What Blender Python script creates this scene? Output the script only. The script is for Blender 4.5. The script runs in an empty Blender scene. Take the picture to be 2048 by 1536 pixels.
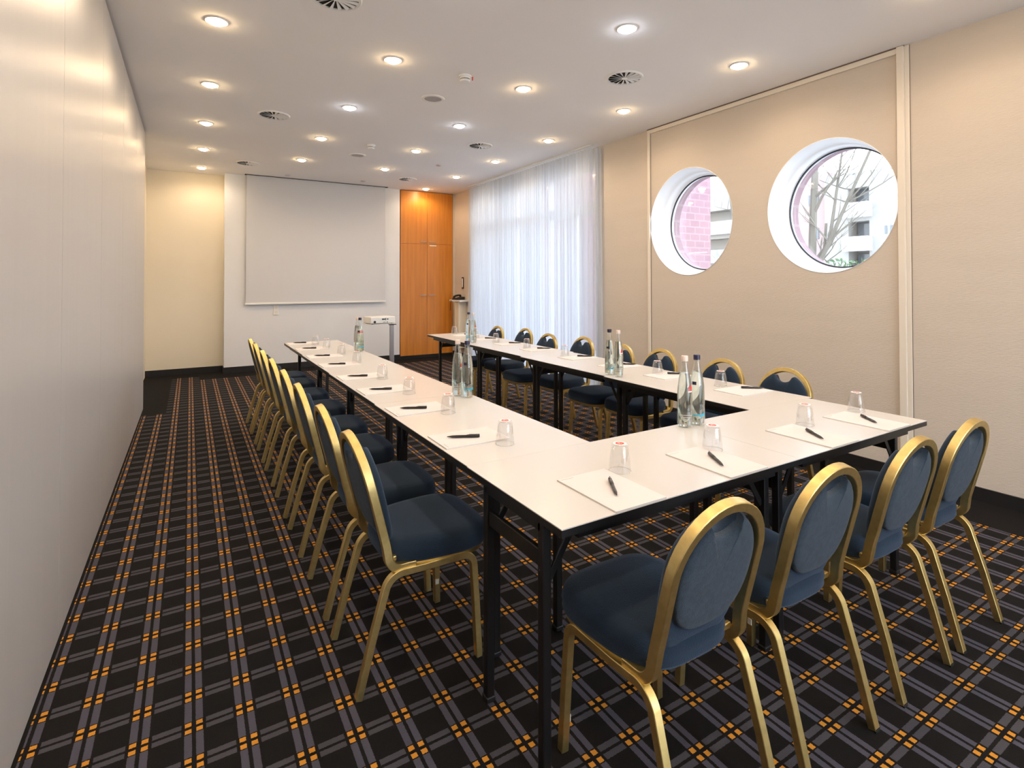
import bpy, math, random
from mathutils import Vector, Matrix
random.seed(7)
PI = math.pi
SC = bpy.context.scene
COL = SC.collection

# ------------------------------------------------------------------ camera
CAM_H = 1.445
F_PX, PV = 1065.955, 548.173
yaw, pit, rol = math.radians(31.139), math.radians(.799), math.radians(-.059)
fw = Vector((math.sin(yaw) * math.cos(pit), math.cos(yaw) * math.cos(pit), math.sin(pit)))
rt = Vector((math.cos(yaw), -math.sin(yaw), 0)); up = rt.cross(fw)
rt2 = rt * math.cos(rol) + up * math.sin(rol); up2 = -rt * math.sin(rol) + up * math.cos(rol)
cam = bpy.data.cameras.new('camera'); camo = bpy.data.objects.new('camera', cam); COL.objects.link(camo)
cam.sensor_fit = 'HORIZONTAL'; cam.sensor_width = 36; cam.lens = F_PX / 2048 * 36
cam.shift_y = -(768 - PV) / 2048; cam.clip_start = .05; cam.clip_end = 200
m = Matrix((rt2, up2, -fw)).transposed().to_4x4(); m.translation = (0, 0, CAM_H); camo.matrix_world = m
SC.camera = camo

# ------------------------------------------------------------------ world, exposure
W = bpy.data.worlds.new('sky'); SC.world = W; W.use_nodes = True
wn = W.node_tree.nodes; wl = W.node_tree.links
bg = wn['Background']
tc = wn.new('ShaderNodeTexCoord'); sx = wn.new('ShaderNodeSeparateXYZ'); rp = wn.new('ShaderNodeValToRGB')
wl.new(tc.outputs['Generated'], sx.inputs[0]); wl.new(sx.outputs['Z'], rp.inputs[0]); wl.new(rp.outputs[0], bg.inputs[0])
rp.color_ramp.elements[0].position = 0; rp.color_ramp.elements[0].color = (.93, .96, 1, 1)
rp.color_ramp.elements[1].position = .8; rp.color_ramp.elements[1].color = (.66, .80, 1, 1)
bg.inputs[1].default_value = 6.0
SC.view_settings.view_transform = 'Standard'; SC.view_settings.look = 'None'
SC.view_settings.gamma = 1; SC.view_settings.exposure = 0.32
SC.view_settings.use_curve_mapping = False
LAMP_W = 13.0      # warm downlight power
LAMP_C = 9.0      # cool downlight power
SKY_PORTAL = True

# room (metres)
XL, XR, YB, YN, H = -.4465, 4.46, 9.553, 9.80, 3.166
YF = -2.4
XN = -.575
PEND = 7.36         # end of the sliding partition

# ------------------------------------------------------------------ helpers
def nm(m_):
    return m_.node_tree.nodes, m_.node_tree.links
def mat(name, col, rough=.5, metal=0., spec=.5, **kw):
    m_ = bpy.data.materials.new(name); m_.use_nodes = True
    b = m_.node_tree.nodes['Principled BSDF']
    b.inputs['Base Color'].default_value = (*col, 1); b.inputs['Roughness'].default_value = rough
    b.inputs['Metallic'].default_value = metal; b.inputs['Specular IOR Level'].default_value = spec
    for k, v in kw.items(): b.inputs[k.replace('_', ' ')].default_value = v
    return m_
def noisy(m_, scale, c1, c2, bump=0., bscale=None, stretch=None, detail=3, rough=None):
    n, l = nm(m_); b = n['Principled BSDF']
    t = n.new('ShaderNodeTexCoord'); mp = n.new('ShaderNodeMapping'); l.new(t.outputs['Object'], mp.inputs[0])
    if stretch: mp.inputs['Scale'].default_value = stretch
    x = n.new('ShaderNodeTexNoise'); x.inputs['Scale'].default_value = scale; x.inputs['Detail'].default_value = detail
    l.new(mp.outputs[0], x.inputs['Vector'])
    r = n.new('ShaderNodeValToRGB'); l.new(x.outputs['Fac'], r.inputs[0]); l.new(r.outputs[0], b.inputs['Base Color'])
    r.color_ramp.elements[0].position = .35; r.color_ramp.elements[0].color = (*c1, 1)
    r.color_ramp.elements[1].position = .65; r.color_ramp.elements[1].color = (*c2, 1)
    if bump:
        y = n.new('ShaderNodeTexNoise'); y.inputs['Scale'].default_value = bscale or scale * 6
        l.new(mp.outputs[0], y.inputs['Vector'])
        bp = n.new('ShaderNodeBump'); bp.inputs['Strength'].default_value = bump; bp.inputs['Distance'].default_value = .01
        l.new(y.outputs['Fac'], bp.inputs['Height']); l.new(bp.outputs[0], b.inputs['Normal'])
    return m_
def emis(name, col, s):
    m_ = bpy.data.materials.new(name); m_.use_nodes = True; n, l = nm(m_)
    e = n.new('ShaderNodeEmission'); e.inputs[0].default_value = (*col, 1); e.inputs[1].default_value = s
    l.new(e.outputs[0], n['Material Output'].inputs[0]); return m_

class MB:
    """collects faces; build() links them as ONE mesh object"""
    def __init__(s): s.v = []; s.f = []; s.m = []; s.mi = 0
    def add(s, vs, fs):
        o = len(s.v); s.v += [tuple(p) for p in vs]; s.f += [tuple(i + o for i in f) for f in fs]; s.m += [s.mi] * len(fs)
        return s
    def box(s, x0, x1, y0, y1, z0, z1, M=None):
        P = [Vector(p) for p in ((x0,y0,z0),(x1,y0,z0),(x1,y1,z0),(x0,y1,z0),(x0,y0,z1),(x1,y0,z1),(x1,y1,z1),(x0,y1,z1))]
        if M is not None: P = [M @ p for p in P]
        return s.add(P, [(0,3,2,1),(4,5,6,7),(0,1,5,4),(1,2,6,5),(2,3,7,6),(3,0,4,7)])
    def lathe(s, prof, c=(0,0,0), n=24, axis='z', cap=True):
        vs = []; fs = []
        for r, z in prof:
            for k in range(n):
                a = 2 * PI * k / n
                p = (r * math.cos(a), r * math.sin(a), z)
                if axis == 'x': p = (z, r * math.cos(a), r * math.sin(a))
                if axis == 'y': p = (r * math.sin(a), z, r * math.cos(a))
                vs.append((p[0] + c[0], p[1] + c[1], p[2] + c[2]))
        for i in range(len(prof) - 1):
            for k in range(n):
                k2 = (k + 1) % n; fs.append((i*n+k, i*n+k2, (i+1)*n+k2, (i+1)*n+k))
        if cap:
            if prof[0][0] > 1e-6: fs.append(tuple(range(n - 1, -1, -1)))
            if prof[-1][0] > 1e-6: fs.append(tuple((len(prof) - 1) * n + k for k in range(n)))
        return s.add(vs, fs)
    def sweep(s, path, n0, a, b, sec=None, cap=True):
        """tube along path; a = size along n0, b = size across; parallel transport"""
        path = [Vector(p) for p in path]; N = Vector(n0).normalized()
        if sec is None:
            c = .14; sec = []
            for sxx, syy in ((1,1),(-1,1),(-1,-1),(1,-1)):
                q = [(sxx*(1-c), syy), (sxx, syy*(1-c))] if sxx*syy < 0 else [(sxx, syy*(1-c)), (sxx*(1-c), syy)]
                sec += [(x * .5, y * .5) for x, y in q]
        k = len(sec); vs = []; fs = []
        for i, p in enumerate(path):
            t = (path[min(i+1, len(path)-1)] - path[max(i-1, 0)]).normalized()
            N = (N - t * N.dot(t)).normalized(); B = t.cross(N)
            aa = a[i] if isinstance(a, (list, tuple)) else a; bb = b[i] if isinstance(b, (list, tuple)) else b
            for x, y in sec: vs.append(p + N * (x * aa) + B * (y * bb))
        for i in range(len(path) - 1):
            for j in range(k):
                j2 = (j + 1) % k; fs.append((i*k+j, i*k+j2, (i+1)*k+j2, (i+1)*k+j))
        if cap: fs.append(tuple(range(k-1, -1, -1))); fs.append(tuple((len(path)-1)*k + j for j in range(k)))
        return s.add(vs, fs)
    def tube(s, path, r, n=8):
        sec = [(math.cos(2*PI*k/n), math.sin(2*PI*k/n)) for k in range(n)]
        p0, p1 = Vector(path[0]), Vector(path[1]); t = (p1 - p0).normalized()
        N = t.orthogonal()
        return s.sweep(path, N, r, r, sec)
    def build(s, name, mt, parent=None, smooth=False, bevel=0., loc=None):
        me = bpy.data.meshes.new(name); me.from_pydata(s.v, [], s.f); me.update()
        mts = mt if isinstance(mt, (list, tuple)) else [mt]
        for q in mts: me.materials.append(q)
        if len(mts) > 1: me.polygons.foreach_set('material_index', s.m)
        if smooth:
            me.polygons.foreach_set('use_smooth', [True] * len(me.polygons))
            me.set_sharp_from_angle(angle=math.radians(smooth if smooth is not True else 40))
        o = bpy.data.objects.new(name, me); COL.objects.link(o)
        if parent: o.parent = parent
        if loc: o.location = loc
        if bevel:
            bv = o.modifiers.new('bevel', 'BEVEL'); bv.width = bevel; bv.segments = 2; bv.limit_method = 'ANGLE'
        return o
def tag(o, label, cat, group=None):
    o['label'] = label; o['category'] = cat
    if group: o['group'] = group
    return o
def thing(name, label, cat, loc=(0,0,0), rz=0., group=None):
    o = bpy.data.objects.new(name, None); COL.objects.link(o); o.empty_display_size = .1
    o.location = loc; o.rotation_euler = (0, 0, rz)
    return tag(o, label, cat, group)
def struct(o):
    o['kind'] = 'structure'; return o
def copy_tree(o, loc=None, rz=None, label=None):
    c = o.copy(); COL.objects.link(c)
    if loc is not None: c.location = loc
    if rz is not None: c.rotation_euler = (0, 0, rz)
    if label: c['label'] = label
    for ch in list(o.children):
        d = ch.copy(); COL.objects.link(d); d.parent = c
        for g in list(ch.children):
            e = g.copy(); COL.objects.link(e); e.parent = d
    return c
def arc(c, r, a0, a1, n, ax):
    """points on an arc in plane ax ('yz','xz','xy') with third coord from c"""
    out = []
    for i in range(n + 1):
        a = math.radians(a0 + (a1 - a0) * i / n); u, w = r * math.cos(a), r * math.sin(a)
        out.append({'yz': (c[0], c[1]+u, c[2]+w), 'xz': (c[0]+u, c[1], c[2]+w), 'xy': (c[0]+u, c[1]+w, c[2])}[ax])
    return out

# ------------------------------------------------------------------ materials
M = {}
def carpet():
    m_ = mat('patterned_carpet', (.01, .01, .01), .95, spec=.15); n, l = nm(m_); b = n['Principled BSDF']
    g = n.new('ShaderNodeNewGeometry'); s = n.new('ShaderNodeSeparateXYZ')
    wob = n.new('ShaderNodeTexNoise'); wob.inputs['Scale'].default_value = 260; wob.inputs['Detail'].default_value = 1
    l.new(g.outputs['Position'], wob.inputs['Vector'])
    va = n.new('ShaderNodeVectorMath'); va.operation = 'MULTIPLY_ADD'
    l.new(wob.outputs['Color'], va.inputs[0]); va.inputs[1].default_value = (.004, .004, 0); l.new(g.outputs['Position'], va.inputs[2])
    l.new(va.outputs[0], s.inputs[0])
    def mt(op, a, b_=None, c=None):
        k = n.new('ShaderNodeMath'); k.operation = op
        for i, q in enumerate((a, b_, c)):
            if q is None: continue
            if isinstance(q, (int, float)): k.inputs[i].default_value = q
            else: l.new(q, k.inputs[i])
        return k.outputs[0]
    def dist(v, x0, p):
        a = mt('DIVIDE', mt('SUBTRACT', v, x0 + .002), p)
        a = mt('SUBTRACT', mt('FRACT', mt('ADD', a, .5)), .5)
        return mt('MULTIPLY', mt('ABSOLUTE', a), p)
    X, Y = s.outputs['X'], s.outputs['Y']
    du, dv = dist(X, .020, .1478), dist(Y, 1.8825, .1523)
    def between(v, lo, hi): return mt('MULTIPLY', mt('GREATER_THAN', v, lo), mt('LESS_THAN', v, hi))
    colb = between(du, .0055, .0265); rowb = between(dv, .0050, .0255)
    org = mt('MULTIPLY', between(du, .0068, .0250), between(dv, .0060, .0235))
    pc = mt('MULTIPLY', colb, mt('GREATER_THAN', dv, .0275))
    pr = mt('MULTIPLY', rowb, mt('GREATER_THAN', du, .0345))
    in1 = mt('MULTIPLY', mt('GREATER_THAN', X, -.433), mt('LESS_THAN', X, 4.03))
    in2 = mt('MAXIMUM', mt('GREATER_THAN', X, -.215), mt('LESS_THAN', Y, 7.0))
    in3 = mt('LESS_THAN', Y, mt('ADD', 9.12, mt('MULTIPLY', mt('LESS_THAN', X, .13), .33)))
    inside = mt('MULTIPLY', mt('MULTIPLY', in1, in2), in3)
    org = mt('MULTIPLY', org, inside); pc = mt('MULTIPLY', pc, inside); pr = mt('MULTIPLY', pr, inside)
    def mix(f, a, bcol):
        k = n.new('ShaderNodeMix'); k.data_type = 'RGBA'; l.new(f, k.inputs['Factor'])
        if isinstance(a, tuple): k.inputs['A'].default_value = (*a, 1)
        else: l.new(a, k.inputs['A'])
        k.inputs['B'].default_value = (*bcol, 1); return k.outputs['Result']
    c = mix(pr, (.0105, .0095, .0095), (.072, .069, .081))
    c = mix(pc, c, (.083, .080, .106))
    c = mix(org, c, (.66, .28, .035))
    fn = n.new('ShaderNodeTexNoise'); fn.inputs['Scale'].default_value = 420; fn.inputs['Detail'].default_value = 2
    l.new(g.outputs['Position'], fn.inputs['Vector'])
    mul = n.new('ShaderNodeMix'); mul.data_type = 'RGBA'; mul.blend_type = 'MULTIPLY'; mul.inputs['Factor'].default_value = 1
    vr = n.new('ShaderNodeMapRange'); l.new(fn.outputs['Fac'], vr.inputs[0]); vr.inputs[3].default_value = .65; vr.inputs[4].default_value = 1.3
    l.new(c, mul.inputs['A']); l.new(vr.outputs[0], mul.inputs['B']); l.new(mul.outputs['Result'], b.inputs['Base Color'])
    bp = n.new('ShaderNodeBump'); bp.inputs['Strength'].default_value = .5; bp.inputs['Distance'].default_value = .003
    l.new(fn.outputs['Fac'], bp.inputs['Height']); l.new(bp.outputs[0], b.inputs['Normal'])
    return m_
M['carpet'] = carpet()
M['wall'] = noisy(mat('cream_wallcovering', (.78, .68, .55), .75, spec=.2), 3, (.625, .555, .48), (.645, .57, .495), bump=.25, bscale=130, stretch=(1, .25, 2.2))
M['wallw'] = noisy(mat('white_wall_paint', (.80, .78, .75), .8, spec=.2), 2, (.76, .765, .78), (.78, .785, .80), bump=.04, bscale=90)
M['wally'] = noisy(mat('pale_cream_paint', (.80, .72, .57), .7, spec=.2), 2, (.79, .72, .585), (.81, .735, .60), bump=.04, bscale=90)
M['ceil'] = noisy(mat('ceiling_paint', (.82, .80, .77), .9, spec=.1), 1.5, (.89, .87, .855), (.90, .88, .865))
M['part'] = noisy(mat('glossy_white_partition', (.6, .58, .57), .34, spec=.5), 1.2, (.475, .465, .465), (.485, .475, .475), bump=.10, bscale=60, stretch=(1, 14, .01))
M['black'] = mat('black_plastic', (.008, .008, .009), .5)
M['gap'] = mat('brown_shadow_gap', (.16, .12, .09), .9)
M['base'] = mat('black_skirting', (.006, .006, .007), .6)
M['trim'] = mat('cream_metal_trim', (.80, .73, .63), .4)
M['groove'] = mat('shadow_groove', (.02, .02, .02), .9)
M['white'] = mat('white_plastic', (.82, .81, .78), .4)
M['frame'] = mat('white_window_frame', (.86, .87, .88), .35)
M['dark'] = mat('dark_gasket', (.02, .025, .04), .35)
M['screen'] = mat('projection_screen_fabric', (.64, .64, .655), .9, spec=.1)
M['lam'] = noisy(mat('white_laminate', (.83, .80, .76), .27, spec=.45), 1.5, (.655, .63, .605), (.67, .645, .62))
M['tblk'] = mat('black_powder_coated_steel', (.006, .006, .007), .38, spec=.5)
M['bolt'] = mat('worn_steel', (.5, .45, .38), .35, metal=1)
M['gold'] = noisy(mat('brushed_gold_metal', (.78, .58, .22), .40, metal=1.), 40, (.64, .485, .19), (.72, .55, .23), bump=.03, bscale=400)
def velvet():
    m_ = mat('blue_velvet', (.02, .045, .09), .85, spec=.2)
    b = m_.node_tree.nodes['Principled BSDF']
    b.inputs['Sheen Weight'].default_value = .35; b.inputs['Sheen Roughness'].default_value = .4
    b.inputs['Sheen Tint'].default_value = (.45, .60, .85, 1)
    return noisy(m_, 2.6, (.013, .026, .047), (.024, .041, .068), bump=.35, bscale=420, detail=1)
M['velvet'] = velvet()
M['velvetb'] = noisy(mat('blue_woven_fabric', (.03, .06, .10), .9, spec=.15, Sheen_Weight=.15), 60, (.024, .040, .060), (.034, .056, .084), bump=.5, bscale=500)
M['clip'] = mat('clear_rubber_bumper', (.7, .66, .55), .4)
M['paper'] = mat('notepad_paper', (.76, .72, .71), .8, spec=.1)
M['ink'] = mat('grey_print', (.55, .52, .50), .8)
M['pen'] = mat('black_pen_barrel', (.010, .009, .010), .25)
M['penclip'] = mat('pen_grip_grey', (.12, .11, .11), .3)
M['red'] = mat('red_print', (.75, .06, .05), .5)
M['cardw'] = mat('white_card', (.88, .87, .86), .6)
M['navy'] = mat('dark_blue_cap', (.018, .016, .055), .35)
M['wcap'] = mat('pale_cap', (.80, .66, .58), .4)
M['silver'] = mat('silver_metal', (.55, .53, .54), .35, metal=1)
M['steelh'] = mat('brushed_steel_handle', (.62, .62, .64), .3, metal=1)
def glassy(name, tint, f0=.03, edge=.32):
    m_ = bpy.data.materials.new(name); m_.use_nodes = True; n, l = nm(m_); n.remove(n['Principled BSDF'])
    t = n.new('ShaderNodeBsdfTransparent'); t.inputs[0].default_value = (*tint, 1)
    g = n.new('ShaderNodeBsdfGlossy'); g.inputs['Roughness'].default_value = .03; g.inputs[0].default_value = (1, 1, 1, 1)
    lw = n.new('ShaderNodeLayerWeight'); lw.inputs[0].default_value = .35
    mr = n.new('ShaderNodeMapRange'); l.new(lw.outputs['Facing'], mr.inputs[0]); mr.inputs[3].default_value = f0; mr.inputs[4].default_value = edge
    mx = n.new('ShaderNodeMixShader'); l.new(mr.outputs[0], mx.inputs[0]); l.new(t.outputs[0], mx.inputs[1]); l.new(g.outputs[0], mx.inputs[2])
    l.new(mx.outputs[0], n['Material Output'].inputs[0]); return m_
M['glass'] = glassy('drinking_glass', (.97, .97, .97))
M['bglass'] = glassy('bottle_glass', (.95, .97, .96), .05, .6)
M['wglass'] = glassy('window_glass', (.93, .95, .96), .04, .3)
def water():
    m_ = bpy.data.materials.new('mineral_water'); m_.use_nodes = True; n, l = nm(m_); n.remove(n['Principled BSDF'])
    g = n.new('ShaderNodeBsdfGlass'); g.inputs['IOR'].default_value = 1.33; g.inputs['Roughness'].default_value = 0; g.inputs[0].default_value = (.97, 1, .97, 1)
    t = n.new('ShaderNodeBsdfTransparent'); mx = n.new('ShaderNodeMixShader'); mx.inputs[0].default_value = .85
    l.new(t.outputs[0], mx.inputs[1]); l.new(g.outputs[0], mx.inputs[2]); l.new(mx.outputs[0], n['Material Output'].inputs[0]); return m_
M['water'] = water()
def curtain_mat():
    m_ = bpy.data.materials.new('sheer_voile'); m_.use_nodes = True; n, l = nm(m_); n.remove(n['Principled BSDF'])
    d = n.new('ShaderNodeBsdfDiffuse'); d.inputs[0].default_value = (.74, .76, .80, 1)
    tl = n.new('ShaderNodeBsdfTranslucent'); tl.inputs[0].default_value = (.70, .755, .82, 1)
    tp = n.new('ShaderNodeBsdfTransparent')
    a = n.new('ShaderNodeMixShader'); a.inputs[0].default_value = .5; l.new(d.outputs[0], a.inputs[1]); l.new(tl.outputs[0], a.inputs[2])
    # weave opacity rises where the cloth is seen edge-on (in its folds)
    lw = n.new('ShaderNodeLayerWeight'); lw.inputs[0].default_value = .5
    mr = n.new('ShaderNodeMapRange'); l.new(lw.outputs['Facing'], mr.inputs[0]); mr.inputs[3].default_value = .24; mr.inputs[4].default_value = .03
    b = n.new('ShaderNodeMixShader'); l.new(mr.outputs[0], b.inputs[0]); l.new(a.outputs[0], b.inputs[1]); l.new(tp.outputs[0], b.inputs[2])
    l.new(b.outputs[0], n['Material Output'].inputs[0]); return m_
M['curtain'] = curtain_mat()
def wood():
    m_ = mat('orange_cherry_veneer', (.5, .17, .03), .35, spec=.5)
    return noisy(m_, 4, (.54, .185, .018), (.64, .24, .028), stretch=(5, 5, .3), detail=4)
M['wood'] = wood()
def brick(name, c1, c2, cm, sc):
    m_ = mat(name, c1, .9); n, l = nm(m_); b = n['Principled BSDF']
    t = n.new('ShaderNodeTexCoord'); mp = n.new('ShaderNodeMapping'); mp.inputs['Rotation'].default_value = (PI/2, 0, 0)
    l.new(t.outputs['Object'], mp.inputs[0]); k = n.new('ShaderNodeTexBrick'); l.new(mp.outputs[0], k.inputs[0])
    k.inputs['Color1'].default_value = (*c1, 1); k.inputs['Color2'].default_value = (*c2, 1); k.inputs['Mortar'].default_value = (*cm, 1)
    k.inputs['Scale'].default_value = sc; l.new(k.outputs[0], b.inputs['Base Color']); return m_
M['brick'] = brick('red_brick', (.24, .135, .155), (.27, .155, .175), (.31, .21, .22), 1.4)
M['bldw'] = mat('cream_render', (.30, .285, .26), .9)
M['bldp'] = mat('pinkish_brick_facing', (.34, .25, .235), .9)
M['bldd'] = mat('shaded_loggia_wall', (.30, .28, .25), .9)
M['wing'] = mat('dimming_block_grey', (.20, .22, .24), .9)  # grey of the block added outside to dull the curtain
M['pane'] = mat('house_window_pane', (.12, .14, .16), .1)
M['bark'] = mat('pale_bark', (.17, .15, .12), .9)
M['leaf'] = noisy(mat('hedge_leaves', (.06, .12, .05), .9), 8, (.05, .10, .04), (.12, .19, .09))
M['ground'] = mat('pale_bounce_ground', (.55, .54, .52), .9)  # unseen ground, made pale so it bounces daylight up to the ceiling
M['warm'] = emis('warm_lamp', (1, .72, .38), 85)
M['cool'] = emis('cool_lamp', (.82, .88, 1), 55)

# ------------------------------------------------------------------ room shell
f_ = MB().box(-.9, XR + .45, YF - .2, 10.4, -.1, 0).build('floor', M['carpet']); struct(f_)
c_ = MB().box(-.9, XR + .45, YF - .2, 10.4, H, H + .12).build('ceiling', M['ceil']); struct(c_)
# sliding partition: panels with hairline seams, black track slot above
w = MB()
seams = [YF, -1.6, -.2, .7, 1.71, 2.81, 3.93, 5.07, 6.22, PEND]
for a, b in zip(seams[:-1], seams[1:]): w.box(XL - .10, XL, a + .0018, b - .0018, .004, H - .028)
wl_ = struct(w.build('wall_left', M['part']))
MB().box(XL - .09, XL - .012, YF, PEND - .01, H - .028, H).build('track_slot', M['groove'], wl_)
MB().box(XL - .09, XL - .012, YF, PEND - .01, .0, H - .03).build('panel_core', M['groove'], wl_)
# door niche behind the partition's end
w = MB().box(XN - .12, XN, PEND - .2, 8.05, 0, H).box(XN - .12, XN, 9.05, YN + .12, 0, H).box(XN - .12, XN, 8.05, 9.05, 2.12, H)
w.box(XN - .12, XL - .1, PEND - .25, PEND - .13, 0, H)
struct(w.build('wall_niche', M['wally']))
d = struct(MB().box(XN - .06, XN - .02, 8.07, 9.03, .01, 2.10).build('door_1', M['white'], bevel=.003))
hd = MB().lathe([(.025, 0), (.025, .008), (.009, .01), (.009, .05)], (XN - .02, 8.16, 1.03), 12, 'x')
hd.tube([(XN + .03, 8.16, 1.03), (XN + .035, 8.20, 1.03), (XN + .035, 8.29, 1.03)], .009)
hd.build('door_handle', M['steelh'], d, smooth=True)
MB().lathe([(.02, 0), (.02, .008)], (XN - .02, 8.16, .94), 12, 'x').build('keyhole_rosette', M['steelh'], d)
s_ = MB().box(XN, XN + .02, 7.75, 7.81, 1.98, 2.14).build('wall_sensor', M['black'], bevel=.003)
tag(s_, 'small dark sensor high on the niche wall past the white partition', 'sensor')
# back walls
struct(MB().box(XN - .12, .48, YN, YN + .15, 0, H).build('wall_niche', M['wally']))
struct(MB().box(.464, 3.335, YB, YN + .15, 0, H).build('wall_back', M['wallw'], bevel=.002))
struct(MB().box(4.415, XR + .3, YB, YN + .15, 0, H).box(3.335, 4.415, 10.15, 10.25, 0, H).build('wall_back', M['wall']))
struct(MB().box(XN - .12, .9, YF - .15, YF, 0, H).box(4.1, XR + .3, YF - .15, YF, 0, H).box(.9, 4.1, YF - .15, YF, 2.95, H).box(.9, 4.1, YF - .15, YF, 0, .12).build('wall_front', M['wallw']))
wf = MB()
for xx in (.9, 1.93, 3.0, 4.04): wf.box(xx, xx + .06, YF - .12, YF - .06, .12, 2.95)
for zz in (.12, 2.89): wf.box(.9, 4.1, YF - .12, YF - .06, zz, zz + .06)
w4 = struct(wf.build('window_4', M['frame']))
MB().box(.9, 4.1, YF - .095, YF - .09, .12, 2.95).build('pane', M['wglass'], w4)
struct(MB().box(XN, .464, YN - .014, YN, 0, .094).box(.452, .464, YB, YN, 0, .094).box(.452, 3.34, YB - .014, YB, 0, .094).build('baseboard_back', M['base']))
struct(MB().box(XR - .014, XR, YF, YB, 0, .088).box(4.41, XR, YB - .014, YB, 0, .094).build('baseboard_right', M['base']))

# right wall with two porthole openings and the tall window
WT = .31   # wall thickness
PORT = [(2.395, 2.062, .547), (3.812, 2.072, .560)]
EY = .948   # y, z, radius at the room face
RECT = (5.30, 8.50, .10, 2.98)
import bmesh
def holed(x, flip, grow=0., rr=None):
    bm = bmesh.new(); edges = []
    def loop(pts):
        vs = [bm.verts.new((x, p[0], p[1])) for p in pts]
        for i in range(len(vs)): edges.append(bm.edges.new((vs[i], vs[(i+1) % len(vs)])))
    loop([(YF - .15, 0), (YN, 0), (YN, H), (YF - .15, H)])
    y0, y1, z0, z1 = RECT; loop([(y0, z0), (y1, z0), (y1, z1), (y0, z1)])
    for (cy, cz, r) in PORT:
        r = rr or r
        loop([(cy + EY*r*math.cos(2*PI*k/72), cz + r*math.sin(2*PI*k/72)) for k in range(72)])
    bmesh.ops.triangle_fill(bm, use_beauty=True, edges=edges)
    bm.normal_update()
    bm.verts.index_update()
    out = ([tuple(v.co) for v in bm.verts], [tuple(v.index for v in f.verts) for f in bm.faces]); bm.free()
    return out
w = MB(); w.add(*holed(XR, False)); w.add(*holed(XR + WT, True, rr=.515))
y0, y1, z0, z1 = RECT
for a, b in (((y0,z0),(y1,z0)), ((y1,z0),(y1,z1)), ((y1,z1),(y0,z1)), ((y0,z1),(y0,z0))):
    w.add([(XR,*a),(XR,*b),(XR+WT,*b),(XR+WT,*a)], [(0,1,2,3)])
struct(w.build('wall_right', M['wall']))
for i, (cy, cz, r) in enumerate(PORT):
    def sq(mb):      # portholes are slightly taller than wide
        mb.v = [(v[0], cy + (v[1] - cy) * EY, v[2]) for v in mb.v]; return mb
    rev = MB().lathe([(r + .004, -.003), (r, -.004), (r - .004, .02), (r - .012, .10), (r - .026, .155), (r - .030, .16), (r - .034, .20), (r - .040, .235),
                      (.512, .245), (.506, .262), (.504, .31)], (XR, cy, cz), 96, 'x', cap=False)
    wo = struct(sq(rev).build('window_%d' % (i + 1), M['frame'], smooth=50))
    sq(MB().lathe([(.506, .262), (.494, .262), (.494, .275), (.506, .275)], (XR, cy, cz), 96, 'x', cap=False)).build('gasket', M['dark'], wo, smooth=50)
    sq(MB().lathe([(.499, .268), (.499, .280)], (XR, cy, cz), 72, 'x')).build('pane', M['wglass'], wo)
    # outer sleeve of brick around the pane
    sq(MB().lathe([(.506, .28), (.515, .42)], (XR, cy, cz), 72, 'x', cap=False)).build('brick_sleeve', M['brick'], wo)
# tall window behind the curtain
fr = MB(); a = .05; x0 = XR + .16; x1 = XR + .22
for yy in (RECT[0], 6.52, 7.5, RECT[1] - a): fr.box(x0, x1, yy, yy + a, RECT[2], RECT[3])
for zz in (RECT[2], RECT[3] - a): fr.box(x0, x1, RECT[0], RECT[1], zz, zz + a)
fr.box(x0, x1, RECT[0], RECT[1], 2.36, 2.50); fr.box(x0, x1, 5.92, 5.95, .1, 2.4)
w3 = struct(fr.build('window_3', M['frame']))
MB().box(XR + .185, XR + .192, RECT[0], RECT[1], RECT[2], RECT[3]).build('pane', M['wglass'], w3)
# aluminium channels framing the porthole bay
def chan(a): return struct(a.build('trim_%d' % chan.n, M['trim'], bevel=.002))
chan.n = 1; chan(MB().box(XR - .028, XR, 1.828, 1.874, .09, H - .004).box(XR - .012, XR, 1.80, 1.828, .09, H - .004))
chan.n = 2; chan(MB().box(XR - .022, XR, 4.342, 4.372, .09, H - .004))
chan.n = 3; chan(MB().box(XR - .022, XR, 1.874, 4.342, H - .05, H - .010))
MB().box(XR - .024, XR - .0005, 1.828, 4.372, H - .010, H).build('shadow_gap', M['gap'], bpy.data.objects['trim_3'])
MB().box(XR - .003, XR, 4.337, 4.342, .09, H - .05).build('shadow_gap', M['gap'], bpy.data.objects['trim_2'])
MB().box(XR - .003, XR, 1.797, 1.80, .09, H - .004).build('shadow_gap', M['gap'], bpy.data.objects['trim_1'])

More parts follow.
